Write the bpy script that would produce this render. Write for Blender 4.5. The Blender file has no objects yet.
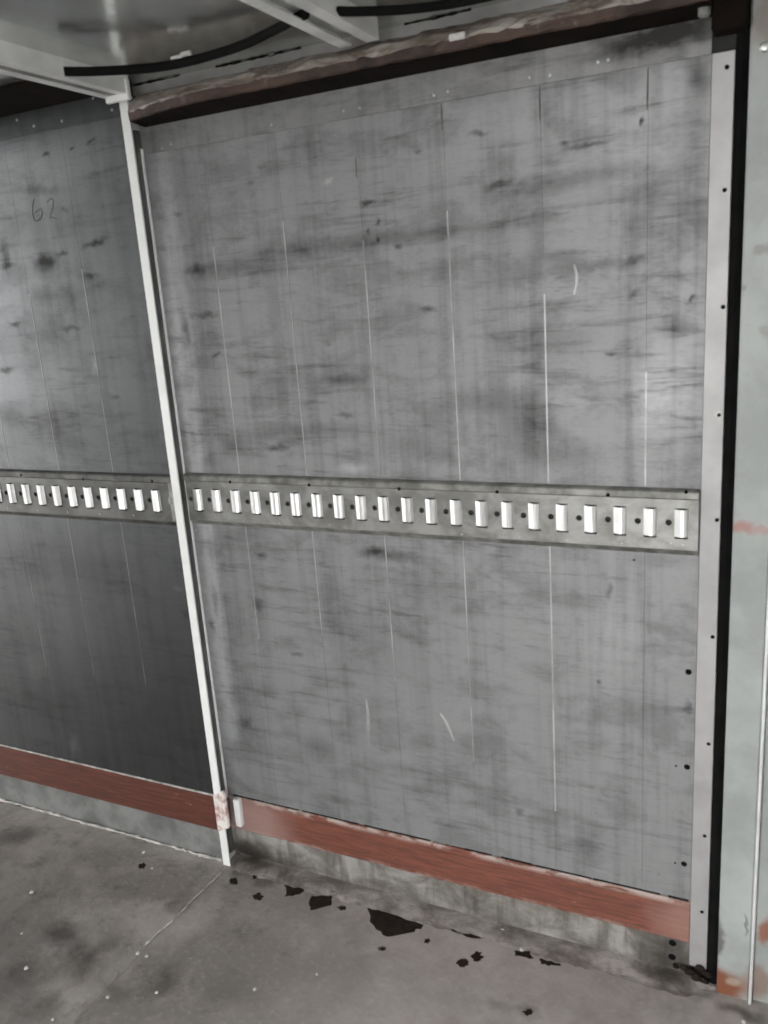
import bpy, bmesh, math, random
from mathutils import Vector, Matrix
random.seed(7)
scene = bpy.context.scene
COL = scene.collection
H = 1.10                      # height of the lashing rail above the floor; z = H + offset below

# ------------------------------------------------------------------ camera
F_PX = 836.4
YAW, PITCH, ROLL = math.radians(-26.438), math.radians(-14.452), math.radians(-4.142)
CAM = Vector((1.3843, -1.7105, 0.4797 + H))
fwd = Vector((math.sin(YAW) * math.cos(PITCH), math.cos(YAW) * math.cos(PITCH), math.sin(PITCH)))
rgt0 = Vector((math.cos(YAW), -math.sin(YAW), 0)); up0 = rgt0.cross(fwd)
rgt = math.cos(ROLL) * rgt0 + math.sin(ROLL) * up0
upv = -math.sin(ROLL) * rgt0 + math.cos(ROLL) * up0
cam_data = bpy.data.cameras.new('camera'); cam = bpy.data.objects.new('camera', cam_data); COL.objects.link(cam)
m = Matrix((rgt, upv, -fwd)).transposed().to_4x4(); m.translation = CAM
cam.matrix_world = m
cam_data.sensor_fit = 'HORIZONTAL'; cam_data.sensor_width = 36.0; cam_data.lens = 36.0 * F_PX / 768.0
cam_data.clip_start = 0.02; cam_data.clip_end = 200
cam_data.dof.use_dof = True; cam_data.dof.focus_distance = 6.0; cam_data.dof.aperture_fstop = (cam_data.lens / 1000) / .0045   # the phone picture is slightly soft
scene.camera = cam

# ------------------------------------------------------------------ sky (flat overcast daylight) and exposure
world = bpy.data.worlds.new('overcast'); scene.world = world; world.use_nodes = True
bgn = world.node_tree.nodes['Background']
bgn.inputs[0].default_value = (1.0, 0.995, 0.985, 1); bgn.inputs[1].default_value = 6.6
vs = scene.view_settings
vs.view_transform = 'Standard'; vs.look = 'None'; vs.gamma = 1.0; vs.use_curve_mapping = False
vs.exposure = 0.0

# ------------------------------------------------------------------ pixel -> place (on a known wall or on the floor)
def ray(x, y): return fwd + rgt * ((x - 384) / F_PX) + upv * ((512 - y) / F_PX)
def on_y(x, y, Y=0.0):
    d = ray(x, y); return CAM + d * ((Y - CAM.y) / d.y)
def on_z(x, y, Z=0.0):
    d = ray(x, y); return CAM + d * ((Z - CAM.z) / d.z)

# ------------------------------------------------------------------ mesh helpers
def finish(name, bm, mat, parent=None, smooth=False):
    me = bpy.data.meshes.new(name)
    c = Vector((0, 0, 0))
    if bm.verts:
        xs = [v.co for v in bm.verts]
        lo = Vector((min(v.x for v in xs), min(v.y for v in xs), min(v.z for v in xs)))
        hi = Vector((max(v.x for v in xs), max(v.y for v in xs), max(v.z for v in xs)))
        c = Vector(((lo.x + hi.x) / 2, (lo.y + hi.y) / 2, lo.z))
        for v in bm.verts: v.co -= c
    bmesh.ops.recalc_face_normals(bm, faces=bm.faces)
    if smooth:
        for f in bm.faces: f.smooth = True
    bm.to_mesh(me); bm.free()
    me.materials.append(mat)
    o = bpy.data.objects.new(name, me); COL.objects.link(o)
    o.location = c
    if parent: put(o, parent)
    return o
def put(o, parent):
    o.parent = parent; o.matrix_parent_inverse = Matrix.Translation(parent.location).inverted()
def add_box(bm, x0, x1, y0, y1, z0, z1, bev=0.0, seg=1):
    r = bmesh.ops.create_cube(bm, size=1.0)
    for v in r['verts']:
        v.co = Vector(((x0 + x1) / 2 + v.co.x * (x1 - x0), (y0 + y1) / 2 + v.co.y * (y1 - y0), (z0 + z1) / 2 + v.co.z * (z1 - z0)))
    if bev > 0:
        es = list({e for v in r['verts'] for e in v.link_edges})
        bmesh.ops.bevel(bm, geom=es, offset=bev, segments=seg, affect='EDGES', profile=0.5)
def box(name, mat, dims, parent=None, bev=0.0, seg=1):
    bm = bmesh.new(); add_box(bm, *dims, bev=bev, seg=seg); return finish(name, bm, mat, parent)
def prism(bm, pts, axis, a0, a1):
    """extrude a closed 2-D outline along an axis ('x': pts are (y,z); 'y': (x,z); 'z': (x,y))"""
    def mk(p, a):
        if axis == 'x': return (a, p[0], p[1])
        if axis == 'y': return (p[0], a, p[1])
        return (p[0], p[1], a)
    A = [bm.verts.new(mk(p, a0)) for p in pts]; B = [bm.verts.new(mk(p, a1)) for p in pts]
    n = len(pts)
    bm.faces.new(A); bm.faces.new(B[::-1])
    for i in range(n):
        j = (i + 1) % n
        bm.faces.new((A[i], A[j], B[j], B[i]))
def add_tube(bm, pts, rad, sides=8, cap=True):
    pts = [Vector(p) for p in pts]; rings = []; n = len(pts)
    for i, p in enumerate(pts):
        t = (pts[min(i + 1, n - 1)] - pts[max(i - 1, 0)]).normalized()
        a = Vector((0, 0, 1)) if abs(t.z) < 0.9 else Vector((0, 1, 0))
        u = t.cross(a).normalized(); w = t.cross(u)
        rr = rad[i] if isinstance(rad, (list, tuple)) else rad
        rings.append([bm.verts.new(p + rr * (math.cos(2 * math.pi * k / sides) * u + math.sin(2 * math.pi * k / sides) * w)) for k in range(sides)])
    for a, b in zip(rings, rings[1:]):
        for k in range(sides):
            bm.faces.new((a[k], a[(k + 1) % sides], b[(k + 1) % sides], b[k]))
    if cap:
        bm.faces.new(rings[0]); bm.faces.new(rings[-1][::-1])
def smooth_path(pts, sub=6):
    pts = [Vector(p) for p in pts]; out = []
    P = [pts[0]] + pts + [pts[-1]]
    for i in range(1, len(P) - 2):
        for k in range(sub):
            t = k / sub; a, b, c, d = P[i - 1], P[i], P[i + 1], P[i + 2]
            out.append(0.5 * ((2 * b) + (c - a) * t + (2 * a - 5 * b + 4 * c - d) * t * t + (3 * b - a - 3 * c + d) * t ** 3))
    out.append(pts[-1]); return out
def tag(o, label=None, cat=None, group=None, kind=None):
    if label: o['label'] = label
    if cat: o['category'] = cat
    if group: o['group'] = group
    if kind: o['kind'] = kind
    return o
def copy_to(o, loc, parent=None):
    c = o.copy(); COL.objects.link(c); c.location = loc; c.parent = None
    c.matrix_parent_inverse = Matrix.Identity(4)
    if parent: put(c, parent)
    return c

# ------------------------------------------------------------------ materials
class NT:
    def __init__(s, name):
        s.m = bpy.data.materials.new(name); s.m.use_nodes = True; s.t = s.m.node_tree
        s.b = s.t.nodes['Principled BSDF']; s.pos = s.t.nodes.new('ShaderNodeNewGeometry').outputs['Position']
    def n(s, typ, **kw):
        x = s.t.nodes.new(typ)
        for k, v in kw.items(): setattr(x, k, v)
        return x
    def l(s, a, b): s.t.links.new(a, b)
    def set(s, node, i, v):
        if hasattr(v, 'links') or isinstance(v, bpy.types.NodeSocket): s.l(v, node.inputs[i])
        else: node.inputs[i].default_value = v
    def scale(s, v, sc):
        x = s.n('ShaderNodeVectorMath', operation='MULTIPLY'); s.set(x, 0, v); x.inputs[1].default_value = sc; return x.outputs[0]
    def noise(s, sc=(1, 1, 1), scale=5, detail=4, rough=0.55, dist=0.0, seed=0, vec=None):
        v = s.scale(vec or s.pos, sc)
        a = s.n('ShaderNodeVectorMath', operation='ADD'); s.set(a, 0, v); a.inputs[1].default_value = (seed * 3.7, seed * 1.3, seed * 5.1)
        x = s.n('ShaderNodeTexNoise'); s.l(a.outputs[0], x.inputs['Vector'])
        x.inputs['Scale'].default_value = scale; x.inputs['Detail'].default_value = detail
        x.inputs['Roughness'].default_value = rough; x.inputs['Distortion'].default_value = dist
        return x.outputs['Fac']
    def ramp(s, f, a, b, va=0.0, vb=1.0, smooth=True):
        x = s.n('ShaderNodeMapRange'); x.interpolation_type = 'SMOOTHSTEP' if smooth else 'LINEAR'
        s.set(x, 0, f); x.inputs[1].default_value = a; x.inputs[2].default_value = b; x.inputs[3].default_value = va; x.inputs[4].default_value = vb
        return x.outputs[0]
    def math(s, op, a, b=0.0):
        x = s.n('ShaderNodeMath', operation=op); s.set(x, 0, a); s.set(x, 1, b); return x.outputs[0]
    def mix(s, f, a, b):
        x = s.n('ShaderNodeMix', data_type='RGBA'); s.set(x, 0, f)
        s.set(x, 6, a if isinstance(a, bpy.types.NodeSocket) else (*a, 1)); s.set(x, 7, b if isinstance(b, bpy.types.NodeSocket) else (*b, 1))
        return x.outputs[2]
    def spot(s, c, r, ang=0.0, inner=0.0, outer=1.15, vec=None):
        """soft elliptical mark at place c, radii r (x,y,z), turned by ang about the wall normal"""
        x = s.n('ShaderNodeMapping', vector_type='TEXTURE'); s.set(x, 0, vec or s.pos)
        x.inputs['Location'].default_value = c; x.inputs['Rotation'].default_value = (0, ang, 0) if not isinstance(ang, tuple) else ang
        x.inputs['Scale'].default_value = r
        L = s.n('ShaderNodeVectorMath', operation='LENGTH'); s.l(x.outputs[0], L.inputs[0])
        return s.ramp(L.outputs['Value'], inner, outer, 1.0, 0.0)
    def wobble(s, amt=0.01, scale=30):
        x = s.n('ShaderNodeTexNoise'); s.l(s.pos, x.inputs['Vector']); x.inputs['Scale'].default_value = scale; x.inputs['Detail'].default_value = 3
        a = s.n('ShaderNodeVectorMath', operation='SUBTRACT'); s.l(x.outputs['Color'], a.inputs[0]); a.inputs[1].default_value = (.5, .5, .5)
        b = s.scale(a.outputs[0], (amt, amt, amt))
        c = s.n('ShaderNodeVectorMath', operation='ADD'); s.l(s.pos, c.inputs[0]); s.l(b, c.inputs[1]); return c.outputs[0]
    def out(s, col, rough=0.5, metal=0.0, bump=None, bstr=0.2, bdist=0.002, spec=None):
        if isinstance(col, bpy.types.NodeSocket): s.l(col, s.b.inputs['Base Color'])
        else: s.b.inputs['Base Color'].default_value = (*col, 1)
        s.set(s.b, s.b.inputs.find('Roughness'), rough); s.set(s.b, s.b.inputs.find('Metallic'), metal)
        if spec is not None: s.b.inputs['Specular IOR Level'].default_value = spec
        if bump is not None:
            x = s.n('ShaderNodeBump'); x.inputs['Strength'].default_value = bstr; x.inputs['Distance'].default_value = bdist
            s.l(bump, x.inputs['Height']); s.l(x.outputs[0], s.b.inputs['Normal'])
        return s.m
def simple(name, col, rough=0.5, metal=0.0, var=0.15, scale=25, bump=0.0, spec=None):
    k = NT(name); f = k.noise(scale=scale, detail=5)
    c = k.mix(k.ramp(f, .3, .7), tuple(v * (1 - var) for v in col), tuple(min(1, v * (1 + var)) for v in col))
    return k.out(c, rough, metal, bump=f if bump else None, bstr=bump, spec=spec)

def panel_material(name, base, dark_marks, light_marks, seed, scuff=1.0, metal=0.8, rough=0.36):
    """dull scuffed aluminium sheet: broad clouds, horizontal rub marks, faint vertical runs, and marks with a place of their own"""
    k = NT(name)
    cloud = k.noise((1, 1, 1), 2.4, 5, .6, seed=seed)
    hs = k.noise((1.0, 1, 11), 4.5, 6, .68, .4, seed=seed + 1)
    hs2 = k.noise((1.0, 1, 6), 14, 5, .7, .8, seed=seed + 2)
    vs_ = k.noise((13, 1, 0.7), 2.2, 4, .6, seed=seed + 3)
    fine = k.noise((1, 1, 3), 60, 3, .6, seed=seed + 4)
    d = k.math('MULTIPLY', k.ramp(hs, .50, .74), k.ramp(cloud, .35, .65, .35, 1.0))
    d = k.math('MULTIPLY', d, .42 * scuff)
    d = k.math('ADD', d, k.math('MULTIPLY', k.ramp(hs2, .58, .78), .26 * scuff))
    d = k.math('ADD', d, k.math('MULTIPLY', k.ramp(vs_, .42, .72), .20))
    d = k.math('ADD', d, k.math('MULTIPLY', k.ramp(fine, .45, .8), .12))
    blot = k.noise((1, 1, 1.7), 8, 6, .62, .3, seed=seed + 8)
    d = k.math('ADD', d, k.math('MULTIPLY', k.ramp(blot, .44, .68), .25 * scuff))
    wob = k.wobble(.030, 34)
    for (c, r, a, s_) in dark_marks:
        d = k.math('ADD', d, k.math('MULTIPLY', k.spot(c, r, a, vec=wob), s_))
    d = k.math('MINIMUM', d, .92)
    lt = k.math('MULTIPLY', k.ramp(k.noise((1.2, 1, 7), 7, 5, .7, .5, seed=seed + 6), .58, .8), .12)
    for (c, r, a, s_) in light_marks:
        lt = k.math('ADD', lt, k.math('MULTIPLY', k.spot(c, r, a, vec=wob), s_))
    lt = k.math('MINIMUM', lt, .9)
    c = k.mix(lt, base, tuple(min(.8, v * 2.3) for v in base))
    c = k.mix(d, c, (.022, .021, .020))
    rg = k.math('ADD', k.math('MULTIPLY', d, .25), rough)
    return k.out(c, rg, metal, bump=k.math('ADD', cloud, k.math('MULTIPLY', hs2, .15)), bstr=.25, bdist=.004)

def wall_marks(lst, Y):
    out = []
    for (x, y, rx, ry, ang, s_) in lst:
        p = on_y(x, y, Y)
        q = on_y(x + rx, y, Y); w = on_y(x, y - ry, Y)
        out.append(((p.x, Y, p.z), (max(.004, (q - p).length), .5, max(.003, (w - p).length)), -math.radians(ang), s_))
    return out
right_dark = wall_marks([
    (330, 245, 140, 15, 0, .36), (230, 268, 70, 13, 0, .40), (440, 232, 130, 12, 0, .25), (560, 182, 120, 14, 4, .30), (640, 192, 60, 12, 2, .18),
    (367, 203, 9, 5, 0, .75), (428, 310, 10, 5, 8, .6), (397, 246, 7, 3, 6, .5), (478, 134, 14, 4, 0, .5), (498, 184, 22, 5, 8, .45), (418, 150, 6, 4, 0, .35),
    (641, 121, 4, 6, 0, .8), (588, 145, 30, 4, 3, .4), (565, 144, 6, 4, 0, .4),
    (640, 42, 60, 17, 8, .8), (690, 30, 40, 22, 0, .85), (600, 40, 18, 12, 0, .45), (700, 80, 14, 22, 30, .35),
    (186, 330, 5, 24, 0, .45), (196, 270, 14, 7, 0, .45), (205, 315, 18, 4, 0, .45), (216, 355, 8, 3, 0, .5), (232, 445, 14, 18, 0, .35), (178, 215, 7, 3, 0, .3),
    (530, 420, 34, 46, 0, .42), (560, 455, 60, 22, 0, .28), (480, 400, 60, 20, 0, .25), (420, 445, 60, 20, 0, .22), (310, 430, 80, 12, 0, .3), (340, 380, 34, 8, 0, .4), (345, 415, 12, 4, 0, .4), (277, 448, 16, 5, 0, .5),
    (545, 340, 70, 20, 0, .22), (600, 265, 60, 10, 0, .25), (635, 260, 18, 5, 0, .3), (634, 295, 9, 6, 0, .4), (610, 354, 10, 4, 0, .5), (680, 330, 26, 12, 0, .25), (692, 300, 5, 3, 30, .55),
    (390, 555, 40, 9, 0, .5), (372, 552, 22, 8, 0, .4), (262, 556, 9, 6, 0, .55), (258, 605, 8, 8, 0, .45), (296, 654, 8, 3, 0, .55), (320, 748, 22, 17, 0, .38), (268, 690, 12, 14, 0, .3), (250, 720, 20, 40, 0, .18),
    (215, 600, 4, 20, 0, .35), (212, 625, 4, 8, 0, .5), (246, 722, 9, 6, 0, .3), (610, 590, 5, 12, 0, .4), (600, 681, 4, 4, 0, .5), (520, 812, 6, 6, 0, .45), (560, 600, 50, 12, 0, .22), (430, 590, 60, 30, 0, .2), (370, 640, 60, 60, 0, .18),
    (688, 708, 5, 9, 0, .5), (340, 800, 30, 6, 0, .3), (590, 850, 14, 26, 0, .2), (660, 560, 40, 10, 0, .2),
    (370, 232, 3, 4, 0, .5), (377, 222, 2.5, 6, 0, .6), (377, 240, 2.5, 4, 0, .5), (262, 165, 6, 4, 0, .3)], 0.0)
right_light = wall_marks([
    
    (660, 400, 50, 60, 0, .30), (650, 130, 110, 110, 0, .22), (520, 130, 200, 70, 0, .14), (670, 330, 60, 120, 0, .12), (620, 640, 60, 60, 0, .15), (352, 468, 22, 6, 0, .35), (328, 183, 8, 4, 0, .3),  # broad marks at upper right put brighter light into the sheet colour
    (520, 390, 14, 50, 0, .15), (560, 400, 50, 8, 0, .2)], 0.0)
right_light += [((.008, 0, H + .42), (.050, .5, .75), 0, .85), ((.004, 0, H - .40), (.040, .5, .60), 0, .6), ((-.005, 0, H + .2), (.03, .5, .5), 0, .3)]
left_dark = wall_marks([
    (45, 262, 16, 12, 0, .75), (95, 243, 17, 5, 12, .85), (62, 253, 9, 4, 0, .6), (5, 255, 6, 22, 0, .5), (7, 265, 10, 4, 0, .45), (90, 276, 12, 4, 0, .5), (98, 285, 8, 3, 0, .3), (40, 190, 30, 7, -8, .35),
    (45, 154, 6, 4, 0, .7), (72, 148, 5, 3, 0, .6), (92, 141, 7, 3, 5, .6), (42, 296, 20, 14, 0, .35), (66, 296, 12, 16, 0, .35), (15, 325, 8, 4, 0, .5), (72, 328, 14, 4, 0, .4), (6, 370, 10, 4, 0, .5),
    (112, 357, 12, 3, 0, .4), (116, 398, 6, 3, 0, .5), (150, 350, 10, 20, 0, .3), (64, 211, 7, 4, 0, .4), (12, 415, 16, 16, 0, .3), (40, 340, 80, 40, 0, .18), (60, 430, 120, 40, 0, .22),
    (40, 560, 60, 30, 0, .2), (100, 570, 50, 30, 0, .2), (186, 614, 6, 6, 0, .4), (30, 700, 60, 30, 0, .2)], -.031)
left_light = wall_marks([(74, 745, 5, 14, -15, .5), (94, 367, 4, 10, 0, .4), (45, 460, 24, 18, 0, .12), (60, 620, 70, 60, 0, .12), (178, 588, 8, 3, 0, .3), (35, 668, 14, 20, 0, .14), (60, 150, 130, 70, 0, .45)], -.031)  # last mark puts the brighter light near the top into the colour
def near(marks, x0, x1):
    return [k_ for k_ in marks if k_[0][0] + k_[1][0] * 1.15 + .012 > x0 and k_[0][0] - k_[1][0] * 1.15 - .012 < x1]
def right_sheet(x0, x1): return panel_material('scuffed_aluminium', RIGHT_BASE, near(right_dark, x0, x1), near(right_light, x0, x1), 1, metal=.58, rough=.56)
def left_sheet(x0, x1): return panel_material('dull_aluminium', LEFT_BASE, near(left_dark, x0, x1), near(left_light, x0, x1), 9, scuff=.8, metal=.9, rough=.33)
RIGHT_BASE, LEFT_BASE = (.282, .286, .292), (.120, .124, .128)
M_LEFT = left_sheet(-9, -8); 
M_TOP = panel_material('scuffed_top_strip', (.262, .262, .26), [k_ for k_ in right_dark if k_[0][2] > H + .80], [], 4, metal=.5, rough=.5)
M_STRIPE_BASE = (.17, .055, .034)

def stripe_material(name, base, fade):
    k = NT(name)
    a = k.noise((1, 1, 16), 9, 6, .7, .6, seed=3); b = k.noise((1, 1, 5), 22, 5, .7, seed=5)
    c = k.mix(k.ramp(a, .35, .72), tuple(v * .62 for v in base), tuple(v * 1.30 for v in base))
    c = k.mix(k.ramp(b, .64, .78), c, (.42, .34, .30))
    if fade:
        sep = k.n('ShaderNodeSeparateXYZ'); k.l(k.pos, sep.inputs[0]); zz = sep.outputs['Z']
        e1 = k.ramp(zz, H - .912, H - .894); e2 = k.ramp(zz, H - .985, H - .999)
        w1 = k.ramp(k.noise((1, 1, 3), 10, 5, .7, .3, seed=12), .42, .56); w2 = k.ramp(k.noise((1, 1, 2), 13, 5, .7, .3, seed=15), .45, .6)
        c = k.mix(k.math('MULTIPLY', k.math('MULTIPLY', e1, w1), .85), c, (.46, .40, .37)); c = k.mix(k.math('MULTIPLY', k.math('MULTIPLY', e2, w2), .6), c, (.36, .24, .21))
        wob = k.wobble(.05, 18)
        p = on_y(255, 822, 0); c = k.mix(k.math('MULTIPLY', k.spot((p.x - .03, 0, p.z), (.20, .5, .12), 0, .25, 1.05, vec=wob), .72), c, (.36, .24, .22))
        p = on_y(690, 925, 0); c = k.mix(k.math('MULTIPLY', k.spot((p.x, 0, p.z), (.12, .5, .12), 0, .2, 1.05, vec=wob), .4), c, (.42, .26, .22))
    return k.out(c, .6, 0.0, bump=a, bstr=.3)
M_RED = stripe_material('worn_red_brown_paint', M_STRIPE_BASE, True)
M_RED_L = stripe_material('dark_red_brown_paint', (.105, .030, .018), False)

def skirt_material():
    k = NT('stained_grey_skirting')
    a = k.noise((1, 1, 1.5), 9, 6, .7, .5, seed=2); b = k.noise((6, 1, .8), 6, 4, .6, seed=4)
    c = k.mix(k.ramp(a, .35, .68), (.13, .12, .105), (.33, .32, .30))
    c = k.mix(k.math('MULTIPLY', k.ramp(b, .48, .7), .6), c, (.07, .06, .05))
    wob = k.wobble(.05, 20)
    for (x, y, rx, rz, s_) in [(250, 850, .12, .05, .85), (265, 858, .2, .03, .7), (672, 955, .10, .08, .7), (480, 905, .12, .04, .3)]:
        p = on_y(x, y, 0); c = k.mix(k.math('MULTIPLY', k.spot((p.x, 0, p.z), (rx, .5, rz), 0, .2, 1.1, vec=wob), s_), c, (.018, .014, .011))
    return k.out(c, .65, .15, bump=a, bstr=.3)
M_SKIRT = skirt_material()
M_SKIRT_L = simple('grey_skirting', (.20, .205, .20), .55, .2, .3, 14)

def floor_material():
    k = NT('dirty_floor_plate')
    a = k.noise((1, 1, 1), 3.2, 8, .65, .4, seed=2); b = k.noise((1, 1, 1), 14, 6, .7, .3, seed=5); g = k.noise((1, 1, 1), 60, 4, .7, seed=7)
    s1 = k.noise((1, .35, 1), 9, 5, .65, 1.0, seed=8)
    c = k.mix(k.ramp(a, .36, .64), (.19, .175, .163), (.36, .335, .318))
    c = k.mix(k.math('MULTIPLY', k.ramp(b, .52, .76), .65), c, (.05, .046, .042))
    c = k.mix(k.math('MULTIPLY', k.ramp(s1, .58, .76), .5), c, (.045, .042, .038))
    c = k.mix(k.math('MULTIPLY', k.ramp(g, .50, .80), .45), c, (.48, .45, .42))
    wob = k.wobble(.09, 14)
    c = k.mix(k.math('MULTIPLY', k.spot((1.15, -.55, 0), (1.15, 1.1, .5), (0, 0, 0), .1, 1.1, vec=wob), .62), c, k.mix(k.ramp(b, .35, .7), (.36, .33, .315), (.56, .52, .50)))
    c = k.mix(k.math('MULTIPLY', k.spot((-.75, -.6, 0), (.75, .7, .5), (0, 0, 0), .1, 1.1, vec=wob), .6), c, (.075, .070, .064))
    flo = [(62, 935, 34, 16, .8), (75, 955, 26, 20, .5), (90, 960, 14, 30, .6), (20, 835, 24, 12, .6), (160, 985, 22, 24, .55), (10, 980, 40, 30, .5), (110, 990, 30, 12, .4), (40, 1010, 40, 20, .5), (180, 905, 20, 14, .4),
           (265, 882, 26, 8, .5), (240, 872, 20, 7, .6), (690, 985, 40, 12, .75), (745, 1012, 30, 12, .75), (500, 1005, 20, 8, .3), (527, 1012, 14, 8, .4), (230, 990, 40, 30, .25)]
    for (x, y, rx, ry, s_) in flo:
        p = on_z(x, y, 0); q = on_z(x + rx, y, 0); w = on_z(x, y + ry, 0)
        c = k.mix(k.math('MULTIPLY', k.spot((p.x, p.y, 0), ((q - p).length, (w - p).length, .3), (0, 0, 0), .1, 1.1, vec=wob), s_), c, (.024, .021, .018))
    for (x, y, rx, ry, s_) in [(140, 925, 26, 18, .45), (330, 1000, 60, 30, .2), (560, 985, 70, 16, .35), (300, 930, 80, 20, .2)]:
        p = on_z(x, y, 0); q = on_z(x + rx, y, 0); w = on_z(x, y + ry, 0)
        c = k.mix(k.math('MULTIPLY', k.spot((p.x, p.y, 0), ((q - p).length, (w - p).length, .3), (0, 0, 0), .1, 1.1, vec=wob), s_), c, (.36, .33, .31))
    r = k.ramp(b, .3, .7, .42, .7)
    return k.out(c, r, 0.1, bump=k.math('ADD', b, g), bstr=.35, bdist=.003)
M_FLOOR = floor_material()

def post_grey_material():
    k = NT('grey_green_painted_steel')
    a = k.noise((1, 1, 1), 7, 6, .6, .3, seed=6); b = k.noise((1, 1, 1), 30, 5, .7, seed=3)
    c = k.mix(k.ramp(a, .3, .7), (.27, .29, .278), (.37, .395, .39))
    wob = k.wobble(.05, 22)
    def mark(c, x, y, rx, rz, s_, col):
        p = on_y(x, y, -.024); return k.mix(k.math('MULTIPLY', k.spot((p.x, -.024, p.z), (rx, .5, rz), 0, .35, 1.05, vec=wob), s_), c, col)
    c = mark(c, 742, 527, .035, .016, .75, (.36, .16, .13)); c = mark(c, 764, 533, .03, .01, .55, (.38, .2, .17))
    c = mark(c, 724, 985, .07, .05, 1.0, (.20, .075, .04)); c = mark(c, 716, 945, .014, .10, .7, (.05, .045, .04)); c = mark(c, 736, 985, .02, .016, .7, (.38, .33, .27))
    c = mark(c, 765, 935, .018, .05, .9, (.25, .09, .05)); c = mark(c, 757, 985, .03, .06, .6, (.2, .1, .06)); c = mark(c, 748, 925, .006, .03, .6, (.06, .05, .05))
    c = mark(c, 763, 250, .02, .012, .5, (.15, .14, .12)); c = mark(c, 745, 285, .006, .01, .5, (.15, .15, .12)); c = mark(c, 764, 330, .016, .02, .45, (.18, .17, .13))
    c = mark(c, 766, 20, .05, .06, .7, (.14, .10, .07))
    c = k.mix(k.math('MULTIPLY', k.ramp(b, .62, .76), .4), c, (.22, .2, .17))
    return k.out(c, .42, .0, bump=b, bstr=.12)
M_POST = post_grey_material()

def header_material():
    k = NT('rusty_brown_header')
    a = k.noise((1, 1, 2), 8, 6, .7, .5, seed=1); b = k.noise((1.2, 1, 1), 20, 5, .7, seed=9)
    c = k.mix(k.ramp(a, .38, .66), (.026, .015, .011), (.075, .044, .033))
    c = k.mix(k.math('MULTIPLY', k.ramp(b, .6, .76), .6), c, (.26, .22, .19))
    return k.out(c, .65, 0, bump=b, bstr=.5)
M_HEAD = header_material()
def ledge_material():
    k = NT('chipped_pale_ledge')
    a = k.noise((.6, 1, 2), 11, 6, .7, .6, seed=1); b = k.noise((1, 1, 1), 24, 5, .7, seed=2)
    c = k.mix(k.ramp(a, .36, .62), (.10, .07, .052), (.36, .33, .30))
    c = k.mix(k.math('MULTIPLY', k.ramp(b, .56, .72), .7), c, (.075, .05, .035))
    return k.out(c, .6, 0, bump=b, bstr=.5)
M_LEDGE = ledge_material()
M_SHADE = simple('near_black_shade', (.008, .005, .004), .9, 0, .3, 15, spec=.12)  # near-black colour carries the shade under the header and in dark gaps
M_FASCIA = simple('pale_grey_fascia', (.34, .335, .33), .5, .2, .2, 9)
M_SEAM_L = simple('dull_seam', (.20, .20, .20), .45, .5, .35, 9)
M_SEAM = simple('bare_metal_seam', (.39, .39, .385), .42, .5, .35, 9)
M_STRIP = simple('bare_aluminium_strip', (.36, .355, .355), .48, .35, .12, 9)
def rail_material(f_):
    k = NT('galvanised_lashing_rail')
    a = k.noise((1, 1, 1.4), 11, 6, .65, .4, seed=4); b = k.noise((1, 1, 3), 38, 5, .7, seed=6)
    c = k.mix(k.ramp(a, .34, .66), tuple(v * f_ for v in (.20, .20, .187)), tuple(v * f_ for v in (.36, .36, .35)))
    c = k.mix(k.math('MULTIPLY', k.ramp(b, .58, .76), .55), c, (.09, .085, .07))
    return k.out(c, .42, .45, bump=b, bstr=.15)
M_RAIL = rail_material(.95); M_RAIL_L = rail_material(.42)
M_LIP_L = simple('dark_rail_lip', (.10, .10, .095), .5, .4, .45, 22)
M_LIP = simple('worn_rail_lip', (.21, .21, .195), .45, .4, .45, 22)
M_TAB = simple('polished_metal_tab', (.90, .90, .90), .30, .7, .06, 30)
M_WHITE = simple('white_aluminium_post', (.86, .87, .86), .36, .1, .05, 12)
M_CHANNEL = simple('dull_dark_channel', (.15, .15, .15), .5, .2, .3, 12)
M_EDGE = simple('thin_bright_edge', (.75, .76, .76), .35, .4, .1, 20)
M_BEAM = simple('dull_silver_beam', (.86, .87, .86), .4, .15, .14, 8)
M_BLACK = simple('black_rubber', (.004, .004, .004), .9, 0, .4, 20, spec=.12)
M_CABLE = simple('black_cable_sheath', (.006, .006, .006), .8, 0, .2, 30, spec=.12)
M_HOLE = simple('black_screw', (.004, .004, .004), .9, 0, .2, 50, spec=.12)
M_RIVET = simple('aluminium_rivet', (.45, .45, .44), .35, .7, .15, 60)
M_DIRT = simple('oily_black_dirt', (.014, .009, .007), .85, 0, .4, 40, bump=.3, spec=.2)
M_CHIP = simple('white_chip', (.55, .54, .52), .6, 0, .1, 60)
M_CAULK = simple('pale_floor_bead', (.42, .40, .38), .6, 0, .45, 28, bump=.3)
def threshold_material():
    k = NT('scuffed_threshold')
    a = k.noise((1, 2, 1), 9, 6, .7, .4, seed=3); b = k.noise((1, 3, 1), 30, 5, .7, seed=6)
    c = k.mix(k.ramp(a, .38, .64), (.12, .105, .095), (.31, .285, .268))
    c = k.mix(k.math('MULTIPLY', k.ramp(b, .54, .72), .6), c, (.05, .043, .037))
    wob = k.wobble(.05, 18)
    for (x, rx, s_) in ((.03, .10, .85), (.14, .07, .6), (.30, .10, .3), (1.20, .10, .85), (.85, .2, .3), (.60, .1, .35)):
        c = k.mix(k.math('MULTIPLY', k.spot((x, -.02, .01), (rx, .034, .3), (0, 0, 0), .1, 1.1, vec=wob), s_), c, (.022, .017, .014))
    return k.out(c, .6, .1, bump=b, bstr=.35)
M_THRESH = threshold_material()
M_TAPE = None
def tape_material():
    k = NT('pink_stained_white_tape')
    a = k.noise((1, 1, 1), 34, 5, .6, .5, seed=3)
    return k.out(k.mix(k.ramp(a, .42, .66), (.74, .71, .68), (.42, .24, .21)), .5, 0, bump=a, bstr=.3)
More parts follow.
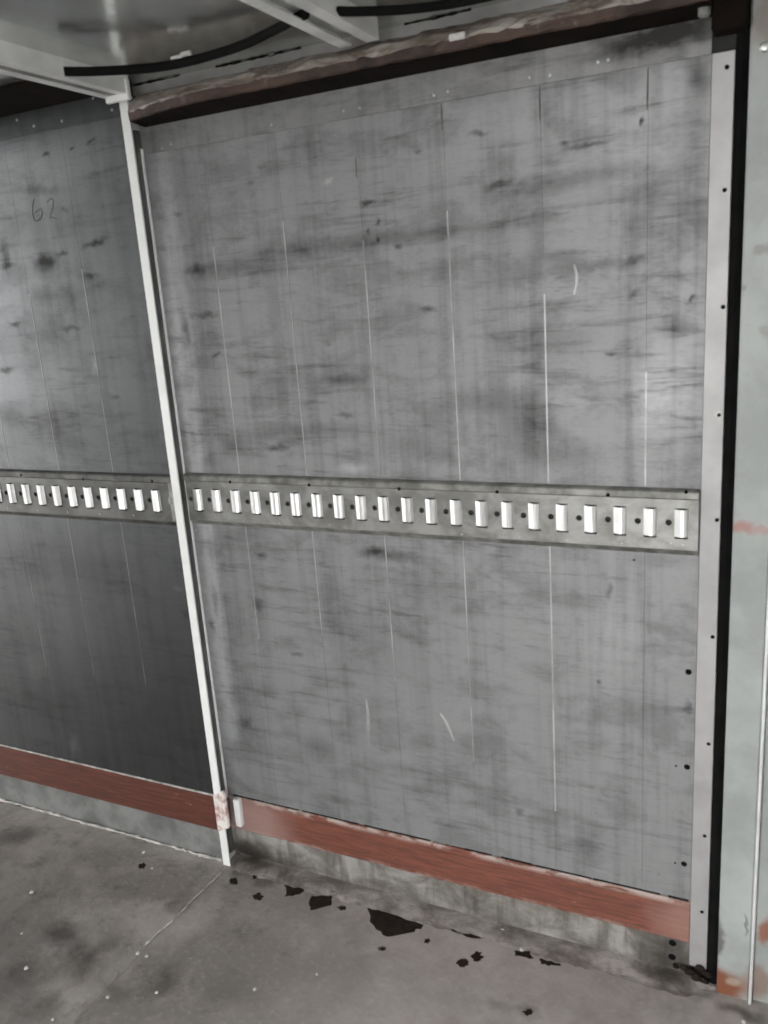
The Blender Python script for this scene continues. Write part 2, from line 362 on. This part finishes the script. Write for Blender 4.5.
M_TAPE = tape_material()
M_INK = simple('faded_ink', (.095, .09, .085), .6, 0, .2, 30)
def ceiling_material():
    k = NT('reflective_ceiling_sheet')
    a = k.noise((1, 1, 1), 2.5, 4, .5, seed=3); b = k.noise((1, 1, 1), 16, 5, .6, seed=1)
    c = k.mix(k.ramp(a, .3, .7), (.60, .62, .605), (.72, .74, .72))
    c = k.mix(k.math('MULTIPLY', k.ramp(b, .58, .78), .25), c, (.2, .19, .18))
    return k.out(c, k.ramp(b, .3, .7, .13, .24), .85, bump=a, bstr=.12, bdist=.01)
M_CEIL = ceiling_material()
M_OUT = simple('weathered_yard', (.20, .195, .185), .9, 0, .2, 2)
M_BODY = simple('grey_body_sheet', (.42, .425, .42), .5, .3, .15, 3)
M_BACK = simple('dark_core', (.03, .03, .03), .9, 0, .2, 8)

# ------------------------------------------------------------------ the box body: floor, ceiling, walls
XL, XR, YB = -3.2, 2.6, -2.35         # open tail end, bulkhead, opposite side
ZC = H + .998
yard = box('yard', M_OUT, (-14, 14, -14, 10, -1.05, -1.0)); tag(yard, kind='structure')
floor = box('floor', M_BACK, (XL, XR, YB, .06, -.08, -.012)); tag(floor, 'grey dirty floor of the cargo box', kind='structure')
JX = -.045
for a, b in ((XL, -1.27), (-1.27, JX), (JX, 1.95), (1.95, XR)):
    box('floor_plate', M_FLOOR, (a + .0003, b - .0003, YB, .06, -.012, 0), floor, bev=.0003)
ceiling = box('ceiling', M_BACK, (XL, XR, YB, .06, ZC + .004, ZC + .05)); tag(ceiling, kind='structure')
for a, b in ((XL, -.66), (-.66, .6), (.6, 1.86), (1.86, XR)):
    box('ceiling_sheet', M_CEIL, (a, b - .001, YB, .06, ZC, ZC + .004), ceiling)

# unseen opposite side (behind the viewer); doorway added and placed to shape the daylight
DX0, DX1 = .35, 1.80
wall_back = box('wall_back', M_BODY, (XL, DX0, YB - .05, YB, 0, ZC)); tag(wall_back, kind='structure')
box('side_sheet', M_BODY, (DX1, XR, YB - .05, YB, 0, ZC), wall_back)
wall_front = box('wall_front', M_BODY, (XR, XR + .05, YB, .06, 0, ZC)); tag(wall_front, kind='structure')

def rivets(parent, pts, rad=.004, mat=M_RIVET, name='rivet', depth=.0025, axis_y=True):
    bm = bmesh.new(); n = 8
    c = bm.verts.new((0, -depth, 0)); r1 = [bm.verts.new((rad * .65 * math.cos(2 * math.pi * i / n), -depth * .8, rad * .65 * math.sin(2 * math.pi * i / n))) for i in range(n)]
    r2 = [bm.verts.new((rad * math.cos(2 * math.pi * i / n), 0, rad * math.sin(2 * math.pi * i / n))) for i in range(n)]
    for i in range(n):
        j = (i + 1) % n
        bm.faces.new((c, r1[i], r1[j])); bm.faces.new((r1[i], r2[i], r2[j], r1[j]))
    bm.faces.new(r2[::-1])
    bmesh.ops.recalc_face_normals(bm, faces=bm.faces)
    me = bpy.data.meshes.new(name); bm.to_mesh(me); bm.free(); me.materials.append(mat)
    for p in pts:
        o = bpy.data.objects.new(name, me); COL.objects.link(o); o.location = p; put(o, parent)

# ---- right section
def seam_strip(parent, x, y, z0, z1, w=.0027, mat=None):
    bm = bmesh.new(); add_box(bm, x - w / 2, x + w / 2, y - .0005, y + .004, z0, z1); return finish('seam', bm, mat or M_SEAM, parent)
ZT, ZS1, ZS0, ZB = H + .847, H - .890, H - 1.000, .012
wall_right = box('wall_right', M_BACK, (-.044, 1.295, .006, .05, 0, ZC)); tag(wall_right, 'scuffed grey aluminium wall section between white post and grey post', kind='structure')
edges = [-.041, .133, .332, .531, .729, .929, 1.128, 1.234]
for a, b in zip(edges, edges[1:]):
    box('plank', right_sheet(a, b), (a + .0002, b - .0002, 0, .006, ZS1 + .001, ZT - .001), wall_right, bev=.0002)
tops = [.62, .66, .60, .64, .46, .30]; 
for x, t in zip(edges[1:-1], tops):
    seam_strip(wall_right, x, 0, H + .07, H + t)
    if x < 1.0: seam_strip(wall_right, x, 0, H - (.62 + .2 * random.random() - (0.3 if x < .6 else 0)), H - .065, .003)
box('top_strip', M_TOP, (-.041, 1.234, -.0012, .006, ZT - .0008, H + .965), wall_right, bev=.0006)
box('rubbing_board', M_RED, (-.041, 1.234, -.003, .006, ZS0, ZS1 - .002), wall_right, bev=.001)
box('skirting_plate', M_SKIRT, (-.041, 1.234, -.002, .006, ZB, ZS0 - .001), wall_right, bev=.0008)
box('edge_strip', M_STRIP, (1.2348, 1.2725, -.006, .006, H - 1.058, H + .846), wall_right, bev=.0012)
# thin broken dirt line above the red board
bm = bmesh.new(); x = -.02
while x < 1.2:
    L = random.uniform(.05, .2)
    if random.random() < .75: add_box(bm, x, min(1.23, x + L), -.0012, .002, ZS1 - .001, ZS1 + random.uniform(.0015, .0035))
    x += L + random.uniform(.0, .03)
finish('dirt_line', bm, M_HOLE, wall_right)['kind'] = 'stuff'
# fascia over the header
box('fascia', M_FASCIA, (-.044, 1.36, -.004, .006, H + .965, ZC), wall_right)
rivets(wall_right, [on_y(x, y, -.0015) for x, y in [(344, 111), (360, 108), (434, 95), (448, 91), (530, 77), (550, 75), (272, 125), (162, 148), (171, 144), (598, 62), (608, 60)]])
strip_px = [(727, 67), (724.6, 190), (723, 307), (719, 415), (717, 520), (712.5, 637), (708.6, 744), (704.6, 836), (702, 912)]
rivets(wall_right, [on_y(719, 415, -.006)], .0085, M_CHIP, 'washer', .0012)
rivets(wall_right, [on_y(x, y, -.0065) for x, y in strip_px], .0042, M_HOLE, 'screw', .002)
rivets(wall_right, [on_y(x, y, 0) for x, y in [(688.5, 672), (687, 767), (684, 864)]], .0068, M_HOLE, 'screw_hole', .001)
rivets(wall_right, [on_y(x, y, -.002) for x, y in [(672.5, 943), (672, 957)]], .009, M_HOLE, 'screw_hole', .001)
rivets(wall_right, [on_y(x, y, 0) for x, y in [(676, 766), (675, 863), (634, 560)]], .0025, M_HOLE, 'screw_hole', .001)
def ribbon(name, mat, px, Y, w0, w1, parent):
    pts = smooth_path([on_y(x, y, Y) for x, y in px], 5); n = len(pts); bm = bmesh.new(); L = []
    for i, p in enumerate(pts):
        t = (pts[min(i + 1, n - 1)] - pts[max(0, i - 1)]).normalized(); s_ = Vector((-t.z, 0, t.x)); w = (w0 + (w1 - w0) * math.sin(math.pi * i / (n - 1))) / 2
        L.append((bm.verts.new(p + s_ * w), bm.verts.new(p + Vector((0, -.0006, 0))), bm.verts.new(p - s_ * w)))
    for a, b in zip(L, L[1:]):
        bm.faces.new((a[0], a[1], b[1], b[0])); bm.faces.new((a[1], a[2], b[2], b[1]))
    return finish(name, bm, mat, parent)
ribbon('scratch', M_SEAM, [(366, 699), (368, 715), (368, 733), (370, 747)], -.0003, .003, .010, wall_right)
ribbon('scratch', M_SEAM, [(440, 713), (447, 724), (454, 741)], -.0003, .002, .009, wall_right)
ribbon('scratch', M_SEAM, [(574, 264), (576, 278), (574, 295)], -.0003, .002, .008, wall_right)
ribbon('pencil_line', M_INK, [(355.5, 157), (356.5, 178)], -.0003, .0015, .003, wall_right)
ribbon('pencil_line', M_INK, [(441, 104), (442, 130)], -.0003, .0015, .003, wall_right)
ribbon('pencil_line', M_INK, [(539.5, 86), (540, 120)], -.0003, .0015, .0032, wall_right)
ribbon('pencil_line', M_INK, [(648, 68), (647, 110)], -.0003, .0015, .003, wall_right)

# ---- left section
YL = -.031
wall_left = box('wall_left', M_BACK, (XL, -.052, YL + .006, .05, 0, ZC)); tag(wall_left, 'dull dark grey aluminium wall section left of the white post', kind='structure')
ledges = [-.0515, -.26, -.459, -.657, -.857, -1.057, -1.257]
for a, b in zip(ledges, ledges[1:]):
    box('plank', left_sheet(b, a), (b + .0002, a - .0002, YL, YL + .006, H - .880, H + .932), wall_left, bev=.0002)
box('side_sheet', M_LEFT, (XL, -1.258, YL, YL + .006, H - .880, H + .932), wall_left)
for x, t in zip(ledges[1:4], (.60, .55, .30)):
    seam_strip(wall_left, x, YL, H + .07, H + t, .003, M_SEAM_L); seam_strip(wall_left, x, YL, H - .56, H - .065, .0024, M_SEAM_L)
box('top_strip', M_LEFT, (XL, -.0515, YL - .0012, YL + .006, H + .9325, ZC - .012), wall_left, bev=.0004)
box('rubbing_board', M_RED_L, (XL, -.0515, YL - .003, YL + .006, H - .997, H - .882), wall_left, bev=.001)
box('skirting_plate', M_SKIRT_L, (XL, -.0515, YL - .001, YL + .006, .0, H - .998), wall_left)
bm = bmesh.new(); add_box(bm, XL, -.052, YL - .004, YL, H - .883, H - .879); finish('edge_bead', bm, M_CAULK, wall_left)
rivets(wall_left, [on_y(x, y, YL - .0012) for x, y in [(62, 121), (93, 98), (112, 110), (34, 126), (17, 120)]])
# handwritten "62"
ribbon('ink_stroke', M_INK, [(34, 198), (32.5, 206), (32.5, 214), (35, 221), (40, 219), (42, 213), (40, 209), (35, 213)], YL - .0003, .0025, .005, wall_left)
ribbon('ink_stroke', M_INK, [(47, 203), (50, 199), (53.5, 201), (52.5, 208), (49.5, 218)], YL - .0003, .002, .004, wall_left)
ribbon('ink_stroke', M_INK, [(49, 218.5), (53, 218), (57, 220)], YL - .0003, .002, .004, wall_left)

# ------------------------------------------------------------------ lashing rails
def boolean_cut(o, cutter_bm):
    me = bpy.data.meshes.new('cut'); bmesh.ops.recalc_face_normals(cutter_bm, faces=cutter_bm.faces); cutter_bm.to_mesh(me); cutter_bm.free()
    c = bpy.data.objects.new('cut', me); COL.objects.link(c)
    md = o.modifiers.new('b', 'BOOLEAN'); md.object = c; md.operation = 'DIFFERENCE'; md.solver = 'EXACT'
    dg = bpy.context.evaluated_depsgraph_get(); dg.update()
    new = bpy.data.meshes.new_from_object(o.evaluated_get(dg))
    o.modifiers.clear(); o.data = new
    bpy.data.objects.remove(c); bpy.data.meshes.remove(me)
PITCH_R = .06
def lashing_rail(x0, x1, tabs, Y, label, screws, lower_px, M_RAIL, M_LIP):
    root = bpy.data.objects.new('lashing_rail', None); COL.objects.link(root); root.location = ((x0 + x1) / 2, Y, H - .07)
    tag(root, label, 'lashing rail', 'slotted lashing rails along the wall')
    yf = Y - .011                                   # front of the plate; it stands off the wall and is hollow behind
    plate = box('rail_plate', M_RAIL, (x0, x1, yf, yf + .0025, H - .058, H + .048))
    cb = bmesh.new()
    for t in tabs:
        cx = t - .0245
        if cx - .01 > x0:
            r = bmesh.ops.create_cone(cb, segments=12, radius1=.0066, radius2=.0066, depth=.03, cap_ends=True, cap_tris=False,
                                      matrix=Matrix.Translation((cx, yf, H - .001)) @ Matrix.Rotation(math.pi / 2, 4, 'X'))
        add_box(cb, t - .0125, t + .0125, yf - .01, yf + .01, H - .0345, H + .029)
    boolean_cut(plate, cb); put(plate, root)
    box('hole_shade_strip', M_BACK, (x0, x1, Y - .0022, Y - .0002, H - .055, H + .045), root)  # dark strip added behind the plate so its holes look shaded
    # upper lip: raised hollow bead, lower lip: flange against the wall
    bm = bmesh.new(); prism(bm, [(Y, H + .046), (Y - .0115, H + .047), (Y - .016, H + .0505), (Y - .016, H + .0625), (Y - .0125, H + .066), (Y, H + .068)], 'x', x0, x1)
    lip = finish('upper_lip', bm, M_LIP, root)
    bm = bmesh.new(); prism(bm, [(Y, H - .070), (Y - .003, H - .070), (Y - .0115, H - .0575), (Y - .0085, H - .0575), (Y, H - .062)], 'x', x0, x1)
    finish('lower_lip', bm, M_LIP, root)
    # each tab: a bent strap pressed out of the plate, open at the ends
    for t in tabs:
        bm = bmesh.new()
        prof = [(-.0135, 0), (-.0125, -.0035), (-.0010, -.0092), (.0055, -.0094), (.0105, -.0065), (.0135, 0)]
        outer = [(t + a, yf + b) for a, b in prof]; inner = [(t + a * .82, yf + b + .0022) for a, b in prof]
        inner[0] = (outer[0][0], yf + .0022); inner[-1] = (outer[-1][0], yf + .0022)
        prism(bm, outer + inner[::-1], 'z', H - .0285, H + .0275)
        bmesh.ops.recalc_face_normals(bm, faces=bm.faces)
        finish('tab', bm, M_TAB, root)
    rivets(root, [on_y(x, y, Y - .016) for x, y in screws], .0042, M_HOLE, 'screw', .0015)
    rivets(root, [on_y(x, y, Y - .009) for x, y in lower_px], .003, M_RIVET, 'rivet', .0025)
    return root
lashing_rail(-.0355, 1.232, [i * PITCH_R for i in range(21)], 0.0, 'long bright slotted lashing rail across the right wall section, raised metal tabs',
             [(230, 482), (309, 485), (399, 489), (497, 492), (608, 495), (686, 492)], [(196, 530), (280, 523), (330, 525), (420, 531), (462, 534), (520, 537), (567, 540), (622, 543), (671, 543), (683, 545)], M_RAIL, M_LIP)
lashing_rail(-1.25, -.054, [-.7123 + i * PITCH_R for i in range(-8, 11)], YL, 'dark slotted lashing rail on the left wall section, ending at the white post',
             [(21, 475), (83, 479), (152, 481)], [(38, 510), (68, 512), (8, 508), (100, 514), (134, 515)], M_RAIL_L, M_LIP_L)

# ------------------------------------------------------------------ white upright post between the sections
post = bpy.data.objects.new('upright_post', None); COL.objects.link(post); post.location = (-.035, -.04, 0)
tag(post, 'slim white aluminium upright post between the two wall sections', 'post')
bm = bmesh.new(); prism(bm, [(-.0515, -.047), (-.0275, -.047), (-.0275, -.043), (-.0475, -.043), (-.0475, .02), (-.0515, .02)], 'z', 0, H + .975)
finish('flange', bm, M_WHITE, post)
bm = bmesh.new(); add_box(bm, -.0470, -.0445, -.020, .012, .02, H + .90); add_box(bm, -.0445, -.0425, -.012, .006, .02, H + .90); finish('dark_channel', bm, M_CHANNEL, post)
bm = bmesh.new(); add_box(bm, -.0420, -.0380, -.0075, 0, H - .90, H + .86, bev=.001); finish('edge_bead', bm, M_WHITE, post)
bm = bmesh.new(); add_box(bm, -.064, -.0515, YL - .017, YL - .012, H - .055, H + .05, bev=.0015); add_box(bm, -.066, -.058, YL - .021, YL - .014, H - .006, H + .012, bev=.002)
finish('rail_end_bracket', bm, M_RAIL, post)
# strap of tape wound around the foot of the post
for i in range(3):
    z = H - .985 + i * .038
    bm = bmesh.new()
    pts = [(-.0545, -.050), (-.0110, -.051), (-.0110, -.038), (-.0545, -.036)]
    A = [bm.verts.new((x, y, z + (.022 if x > -.03 else 0) - .004)) for x, y in pts]; B = [bm.verts.new((x * 1.0, y - .001, z + .040 + (.024 if x > -.03 else 0))) for x, y in pts]
    bm.faces.new(A); bm.faces.new(B[::-1])
    for k in range(4): bm.faces.new((A[k], A[(k + 1) % 4], B[(k + 1) % 4], B[k]))
    bmesh.ops.bevel(bm, geom=list(bm.edges), offset=.003, segments=2, affect='EDGES')
    finish('tape_wrap', bm, M_TAPE, post)

# small white catch on the red board beside the post
pc = on_y(239, 812, -.012)
catch = bpy.data.objects.new('catch_block', None); COL.objects.link(catch); catch.location = (pc.x, -.003, pc.z - .045)
tag(catch, 'small white catch block beside the taped foot of the post', 'catch')
box('catch_body', M_WHITE, (pc.x - .010, pc.x + .011, -.024, -.003, pc.z - .044, pc.z + .046), catch, bev=.006, seg=3)
box('mounting_plate', M_RAIL, (pc.x - .030, pc.x - .006, -.008, -.003, pc.z - .04, pc.z + .044), catch, bev=.002)

# ------------------------------------------------------------------ header over the right section
trim_1 = bpy.data.objects.new('trim_1', None); COL.objects.link(trim_1); trim_1.location = (.55, -.05, H + .905)
tag(trim_1, 'rust brown chipped header beam above the right wall section', kind='structure')
HX0, HX1 = -.022, 1.235
random.seed(3)
def wavy(name, mat, outline, n=70, amp=.0025):
    """sweep an outline (y,z) along the header with small unevenness"""
    bm = bmesh.new(); rings = []
    for i in range(n + 1):
        x = HX0 + (HX1 - HX0) * i / n; k = (1 - .22 * i / n) * min(1.0, .55 + .45 * (x - HX0) / .2)
        rings.append([bm.verts.new((x, y * k + random.uniform(-amp, amp) * (1 if y < -.01 else 0), z + random.uniform(-amp, amp) * (1 if y < -.01 else 0))) for y, z in outline])
    m_ = len(outline)
    for a, b in zip(rings, rings[1:]):
        for j in range(m_): bm.faces.new((a[j], a[(j + 1) % m_], b[(j + 1) % m_], b[j]))
    bm.faces.new(rings[0]); bm.faces.new(rings[-1][::-1])
    return finish(name, bm, mat, trim_1)
wavy('header_face', M_HEAD, [(-.006, H + .9075), (-.095, H + .911), (-.100, H + .914), (-.100, H + .931), (-.008, H + .960)], amp=.0015)
wavy('header_ledge', M_LEDGE, [(-.1015, H + .929), (-.101, H + .9345), (-.088, H + .947), (-.050, H + .965), (-.004, H + .976), (-.004, H + .955)], amp=.003)
wavy('header_underside', M_SHADE, [(-.002, H + .905), (-.098, H + .909), (-.094, H + .9115), (-.002, H + .9115)], amp=.0008)
pv = on_y(458, 37, -.093)
box('paint_flake', M_CHIP, (pv.x - .016, pv.x + .016, -.1005, -.094, pv.z - .006, pv.z + .006), trim_1, bev=.002)
# corner bolt, and a dark block standing in for the shaded gap at the header's right end
end_shade_block = box('end_shade_block', M_SHADE, (1.236, 1.293, -.05, .006, H + .872, ZC - .002), bev=.004); tag(end_shade_block, kind='structure')
pb = on_y(704, 10, -.06); box('bolt_head', M_LIP, (pb.x - .010, pb.x + .010, -.058, -.048, pb.z - .01, pb.z + .012), end_shade_block, bev=.004)

# black rubber seal in the gap
bm = bmesh.new(); rings = []
n = 90
for i in range(n + 1):
    z = .0 + (H + .90) * i / n
    w = random.uniform(-.0012, .0012) + (-.004 if (H - .16 < z < H - .08) or (H - .5 < z < H - .44) else 0)
    rings.append([bm.verts.new(v) for v in ((1.2728 + w, .004, z), (1.2730 + w, -.004, z), (1.284, -.0075, z), (1.2958 + random.uniform(0, .0012), -.004, z), (1.2958, .004, z))])
for a, b in zip(rings, rings[1:]):
    for j in range(5): bm.faces.new((a[j], a[(j + 1) % 5], b[(j + 1) % 5], b[j]))
bm.faces.new(rings[0]); bm.faces.new(rings[-1][::-1])
seal = finish('rubber_seal', bm, M_BLACK); tag(seal, 'black rubber seal in the gap beside the grey post', 'seal')

# ------------------------------------------------------------------ grey-green post and the wall beyond it
jamb = bpy.data.objects.new('door_post', None); COL.objects.link(jamb); jamb.location = (1.33, 0, 0)
tag(jamb, 'grey-green painted steel post with rusty foot at the right edge', 'post')
box('post_face', M_POST, (1.296, 1.362, -.022, .05, .0, ZC), jamb, bev=.003)
box('bright_edge', M_EDGE, (1.3625, 1.369, -.030, .05, .0, ZC), jamb, bev=.0015)
box('side_panel', M_POST, (1.3695, 1.62, -.014, .05, .0, ZC), jamb, bev=.002)
rivets(jamb, [on_y(765, 47, -.022)], .009, M_RIVET, 'rivet', .004)
wall_corner = box('wall_corner', M_BODY, (1.6205, XR, 0, .05, 0, ZC)); tag(wall_corner, kind='structure')

# ------------------------------------------------------------------ ceiling beams
def ceiling_beam(x0, x1, label, y1, closed=False):
    root = bpy.data.objects.new('ceiling_beam', None); COL.objects.link(root); root.location = ((x0 + x1) / 2, (YB + y1) / 2, H + .96)
    tag(root, label, 'beam', 'silver roof beams')
    w = x1 - x0; zb, zt = H + .960, ZC
    # each side of the channel: upright web with an in-turned foot
    bm = bmesh.new(); prism(bm, [(x0, zb), (x0 + w * .30, zb), (x0 + w * .30, zb + .004), (x0 + .004, zb + .004), (x0 + .004, zt), (x0, zt)], 'y', YB + .001, y1); finish('flange', bm, M_BEAM, root)
    bm = bmesh.new(); prism(bm, [(x1, zb), (x1 - w * .32, zb), (x1 - w * .32, zb + .004), (x1 - .004, zb + .004), (x1 - .004, zt), (x1, zt)], 'y', YB + .001, y1); finish('flange', bm, M_BEAM, root)
    bm = bmesh.new(); prism(bm, [(x0 + .0042, zt - .016), (x1 - .0042, zt - .016), (x1 - .0042, zt - .012), (x0 + .0042, zt - .012)], 'y', YB + .001, y1); finish('web', bm, M_BEAM, root)
    if closed: box('bottom_plate', M_RAIL, (x0 + w * .3, x1 - w * .32, YB + .001, y1, zb + .002, zb + .004), root)
    return root
bA = ceiling_beam(-.060, .008, 'silver roof beam meeting the top of the white post', -.075, True)
bB = ceiling_beam(.548, .634, 'silver channel roof beam that the black cables run through', -.075)
ceiling_beam(1.18, 1.26, 'silver roof beam overhead above the right end of the header', -.075)
ceiling_beam(-.70, -.63, 'silver roof beam at the far left above the dark wall section', -.075)
ceiling_shade_strip = box('ceiling_shade_strip', M_SHADE, (-.629, -.0605, -.20, YL - .0005, H + .984, ZC - .0005), bev=.003); tag(ceiling_shade_strip, kind='structure')  # dark strip standing in for the shaded gap above the left wall
# end bracket of the beam at the post
pa = on_y(113, 84, -.09)
box('end_bracket', M_WHITE, (-.056, .012, -.088, -.0755, H + .948, H + .990), bA, bev=.002)
box('bracket_slot', M_HOLE, (-.022, .000, -.0895, -.087, H + .966, H + .972), bA)

# ------------------------------------------------------------------ cables
def cable(name, pts, rad, label, mat=M_CABLE):
    bm = bmesh.new(); add_tube(bm, smooth_path(pts, 6), rad, 10); o = finish(name, bm, mat, None, True); return tag(o, label, 'cable', None)
pts = [on_z(x, y, H + z) for x, y, z in [(64, 71.5, .958), (90, 71.5, .958), (130, 69.5, .958), (165, 66, .960), (200, 58.5, .963), (240, 46, .968), (268, 33, .971), (284, 25, .971), (297, 18, .971), (306, 13.5, .971)]]
cable('cable', pts, .0088, 'thick black cable sagging under the ceiling, cut end by the white post')
pts = [on_z(x, y, H + z) for x, y, z in [(321, 9, .972), (332, 10.5, .972), (345, 11.5, .972), (375, 11, .972), (410, 9, .972), (450, 4, .974), (490, -4, .976), (540, -16, .978)]]
cable('cable', pts, .0080, 'black cable leaving the channel beam towards the right along the header')
p0 = on_z(181, 57, H + .972)
clip = bpy.data.objects.new('cable_clip', None); COL.objects.link(clip); clip.location = p0
tag(clip, 'tiny white plastic clip on the sagging black cable', 'clip')
bm = bmesh.new(); add_box(bm, p0.x - .024, p0.x + .004, p0.y - .005, p0.y + .005, p0.z - .004, p0.z + .004, bev=.0015); finish('clip_jaw', bm, M_CHIP, clip)
bm = bmesh.new(); add_box(bm, p0.x + .001, p0.x + .026, p0.y - .004, p0.y + .004, p0.z - .001, p0.z + .008, bev=.0015); finish('clip_tail', bm, M_CHIP, clip)
# scraggly black sealant along the ceiling corner
bm = bmesh.new(); random.seed(11)
for a, b in ((-.04, .10), (.20, .42), (.66, .80)):
    n = int((b - a) / .012); pp = [(a + (b - a) * i / n, -.006, ZC - .0008 - abs(random.gauss(0, .001))) for i in range(n + 1)]
    add_tube(bm, pp, [random.uniform(.0006, .0020) for _ in pp], 6)
sb = finish('corner_sealant', bm, M_BLACK, wall_right); sb['kind'] = 'stuff'

# ------------------------------------------------------------------ threshold, beads, dirt and chips on the floor
random.seed(5)
bm = bmesh.new(); n = 110; rings = []
for i in range(n + 1):
    x = -.020 + 1.315 * i / n; e = (-.058 + random.uniform(-.004, .004)) * min(1, (1.33 - x) / .10); hk = min(1, (1.335 - x) / .08)
    rings.append([bm.verts.new(v) for v in ((x, .0, .0), (x, .0, .016 * hk), (x, -.016 if x < 1.28 else e * .5, .013 * hk), (x, e + .012 * hk, (.0035 + random.uniform(-.001, .001)) * hk), (x, e, .0))])
for a, b in zip(rings, rings[1:]):
    for j in range(5): bm.faces.new((a[j], a[(j + 1) % 5], b[(j + 1) % 5], b[j]))
bm.faces.new(rings[0]); bm.faces.new(rings[-1][::-1])
trim_3 = finish('trim_3', bm, M_THRESH); tag(trim_3, 'scuffed low threshold along the foot of the right wall section', kind='structure')
def bead(pts, r0, r1, parent, mat=M_CAULK, name='floor_bead'):
    bm = bmesh.new(); P = smooth_path(pts, 14)
    P = [p + Vector((random.uniform(-.002, .002), random.uniform(-.003, .003), 0)) for p in P]
    add_tube(bm, P, [random.uniform(r0, r1) for _ in P], 6); return finish(name, bm, mat, parent, True)
bead([(x, YL - .006, .003) for x in (-1.2, -.9, -.7, -.5, -.3, -.15, -.06)], .002, .0065, floor)
bead([on_z(x, y, .001) for x, y in [(222, 872), (200, 893), (175, 918), (158, 933), (146, 944)]], .001, .003, floor)
bead([on_z(x, y, .010) for x, y in [(470, 920), (520, 934), (580, 950), (640, 966)]], .001, .0035, trim_3, M_CAULK, 'worn_edge')
def stain(px, seed, label=None):
    random.seed(seed); P = [on_z(x, y, .0) for x, y in px]; c = sum(P, Vector()) / len(P); bm = bmesh.new(); ring = []; top = []
    Q = []
    for i, p in enumerate(P):
        q = P[(i + 1) % len(P)]
        for k in range(4):
            t = k / 4; v = p.lerp(q, t); Q.append(v + Vector((random.uniform(-.004, .004), random.uniform(-.004, .004), 0)))
    for v in Q:
        ring.append(bm.verts.new((v.x, v.y, 0.0))); w = c.lerp(v, .82); top.append(bm.verts.new((w.x, w.y, .0018)))
    m_ = len(ring)
    for i in range(m_): bm.faces.new((ring[i], ring[(i + 1) % m_], top[(i + 1) % m_], top[i]))
    bm.faces.new(top); bm.faces.new(ring[::-1])
    return finish('oil_stain', bm, M_DIRT, floor)
def blob(x, y, rx, ry): return [(x + rx * math.cos(a * math.pi / 3), y + ry * math.sin(a * math.pi / 3)) for a in range(6)]
stain([(367, 908), (388, 911), (424, 926), (410, 933), (388, 937), (372, 926)], 1)
stain([(310, 896), (333, 895), (330, 905), (310, 911)], 2)
stain([(284, 885), (305, 889), (298, 895), (286, 896)], 3)
stain(blob(233.5, 881, 5, 3.5), 4); stain(blob(258, 896.5, 5, 3.5), 5); stain(blob(477, 957, 6, 5.5), 6); stain(blob(463, 963, 6, 5), 7); stain(blob(142, 866, 4, 3), 8)
stain(blob(255, 877, 3, 1.6), 9); stain(blob(342, 908, 4, 2.5), 10); stain(blob(382, 949, 3.5, 2.5), 12); stain(blob(427, 941, 3, 2), 13); stain(blob(528, 1012, 5, 4), 14)
stain([(512, 949), (530, 952), (533, 959), (516, 955)], 15)
stain([(440, 927), (470, 933), (492, 941), (468, 937)], 16); stain([(540, 959), (562, 964), (556, 967), (540, 963)], 17)
# crumbs of dirt packed at the foot of the edge strip
random.seed(31)
for (x, y, r) in ((690, 972, 6), (697, 978, 7), (703, 983, 6), (684, 968, 5), (708, 975, 5), (676, 966, 4), (700, 968, 5)):
    p = on_y(x, y, -.010); bm = bmesh.new(); bmesh.ops.create_icosphere(bm, subdivisions=2, radius=1.0); q_ = r * 1.75 / F_PX
    for v in bm.verts: v.co = Vector((v.co.x * q_ * random.uniform(.8, 1.2), v.co.y * q_ * .5 * random.uniform(.8, 1.2), v.co.z * q_ * .8 * random.uniform(.8, 1.1))) + Vector((p.x, -.010, max(.012, p.z)))
    finish('dirt_crumb', bm, M_DIRT, trim_3)
random.seed(21)
chips = [(522, 950.5, 4, 'bright white chip lying at the threshold beside a dark oil stain'), (144, 853, 3, 'white chip at the foot of the dark left wall section'), (152, 869, 2.2, 'small white chip near the pale bead of the left wall foot'),
         (138, 954, 3.2, 'pale chip just past the end of the pale floor line, left of a pair'), (147, 957, 3.2, 'pale chip just past the end of the pale floor line, right of a pair'), (157, 993, 2.6, 'small white chip on the floor at the bottom, below the pale line'),
         (27, 969, 3.4, 'pale grey chip on dark floor patch at lower left'), (53, 1020, 2.6, 'white chip at the bottom edge of the floor, lower left'), (22, 934, 2.2, 'small white chip left of the round dark floor patch'), (108, 998, 3.2, 'dull pale chip near the bottom of the floor among dark streaks'),
         (32, 893, 3.4, 'flat pale chip on the floor near the left edge'), (255, 990, 3.5, 'pale dull chip on the open floor below the wall middle'), (317, 975, 2.5, 'tiny pale chip on the open floor below the dark stains'), (559, 945, 2.5, 'tiny white chip on the threshold right of the bright one'), (744, 1023, 3.5, 'white chip on the floor at the lower right corner')]
for (x, y, r, lab) in chips:
    p = on_z(x, y, .0); s_ = .62 * r * (p - CAM).length / F_PX
    base_z = .009 if lab.endswith('bright one') else 0.0
    bm = bmesh.new()
    R = bmesh.ops.create_icosphere(bm, subdivisions=1, radius=1.0)
    for v in bm.verts: v.co = Vector((v.co.x * s_ * random.uniform(.7, 1.2), v.co.y * s_ * random.uniform(.7, 1.2), v.co.z * s_ * .5 * random.uniform(.8, 1.1))) + Vector((p.x, p.y, base_z + s_ * .45))
    o = finish('chip', bm, M_CHIP); tag(o, lab, 'chip', 'pale chips scattered on the floor')
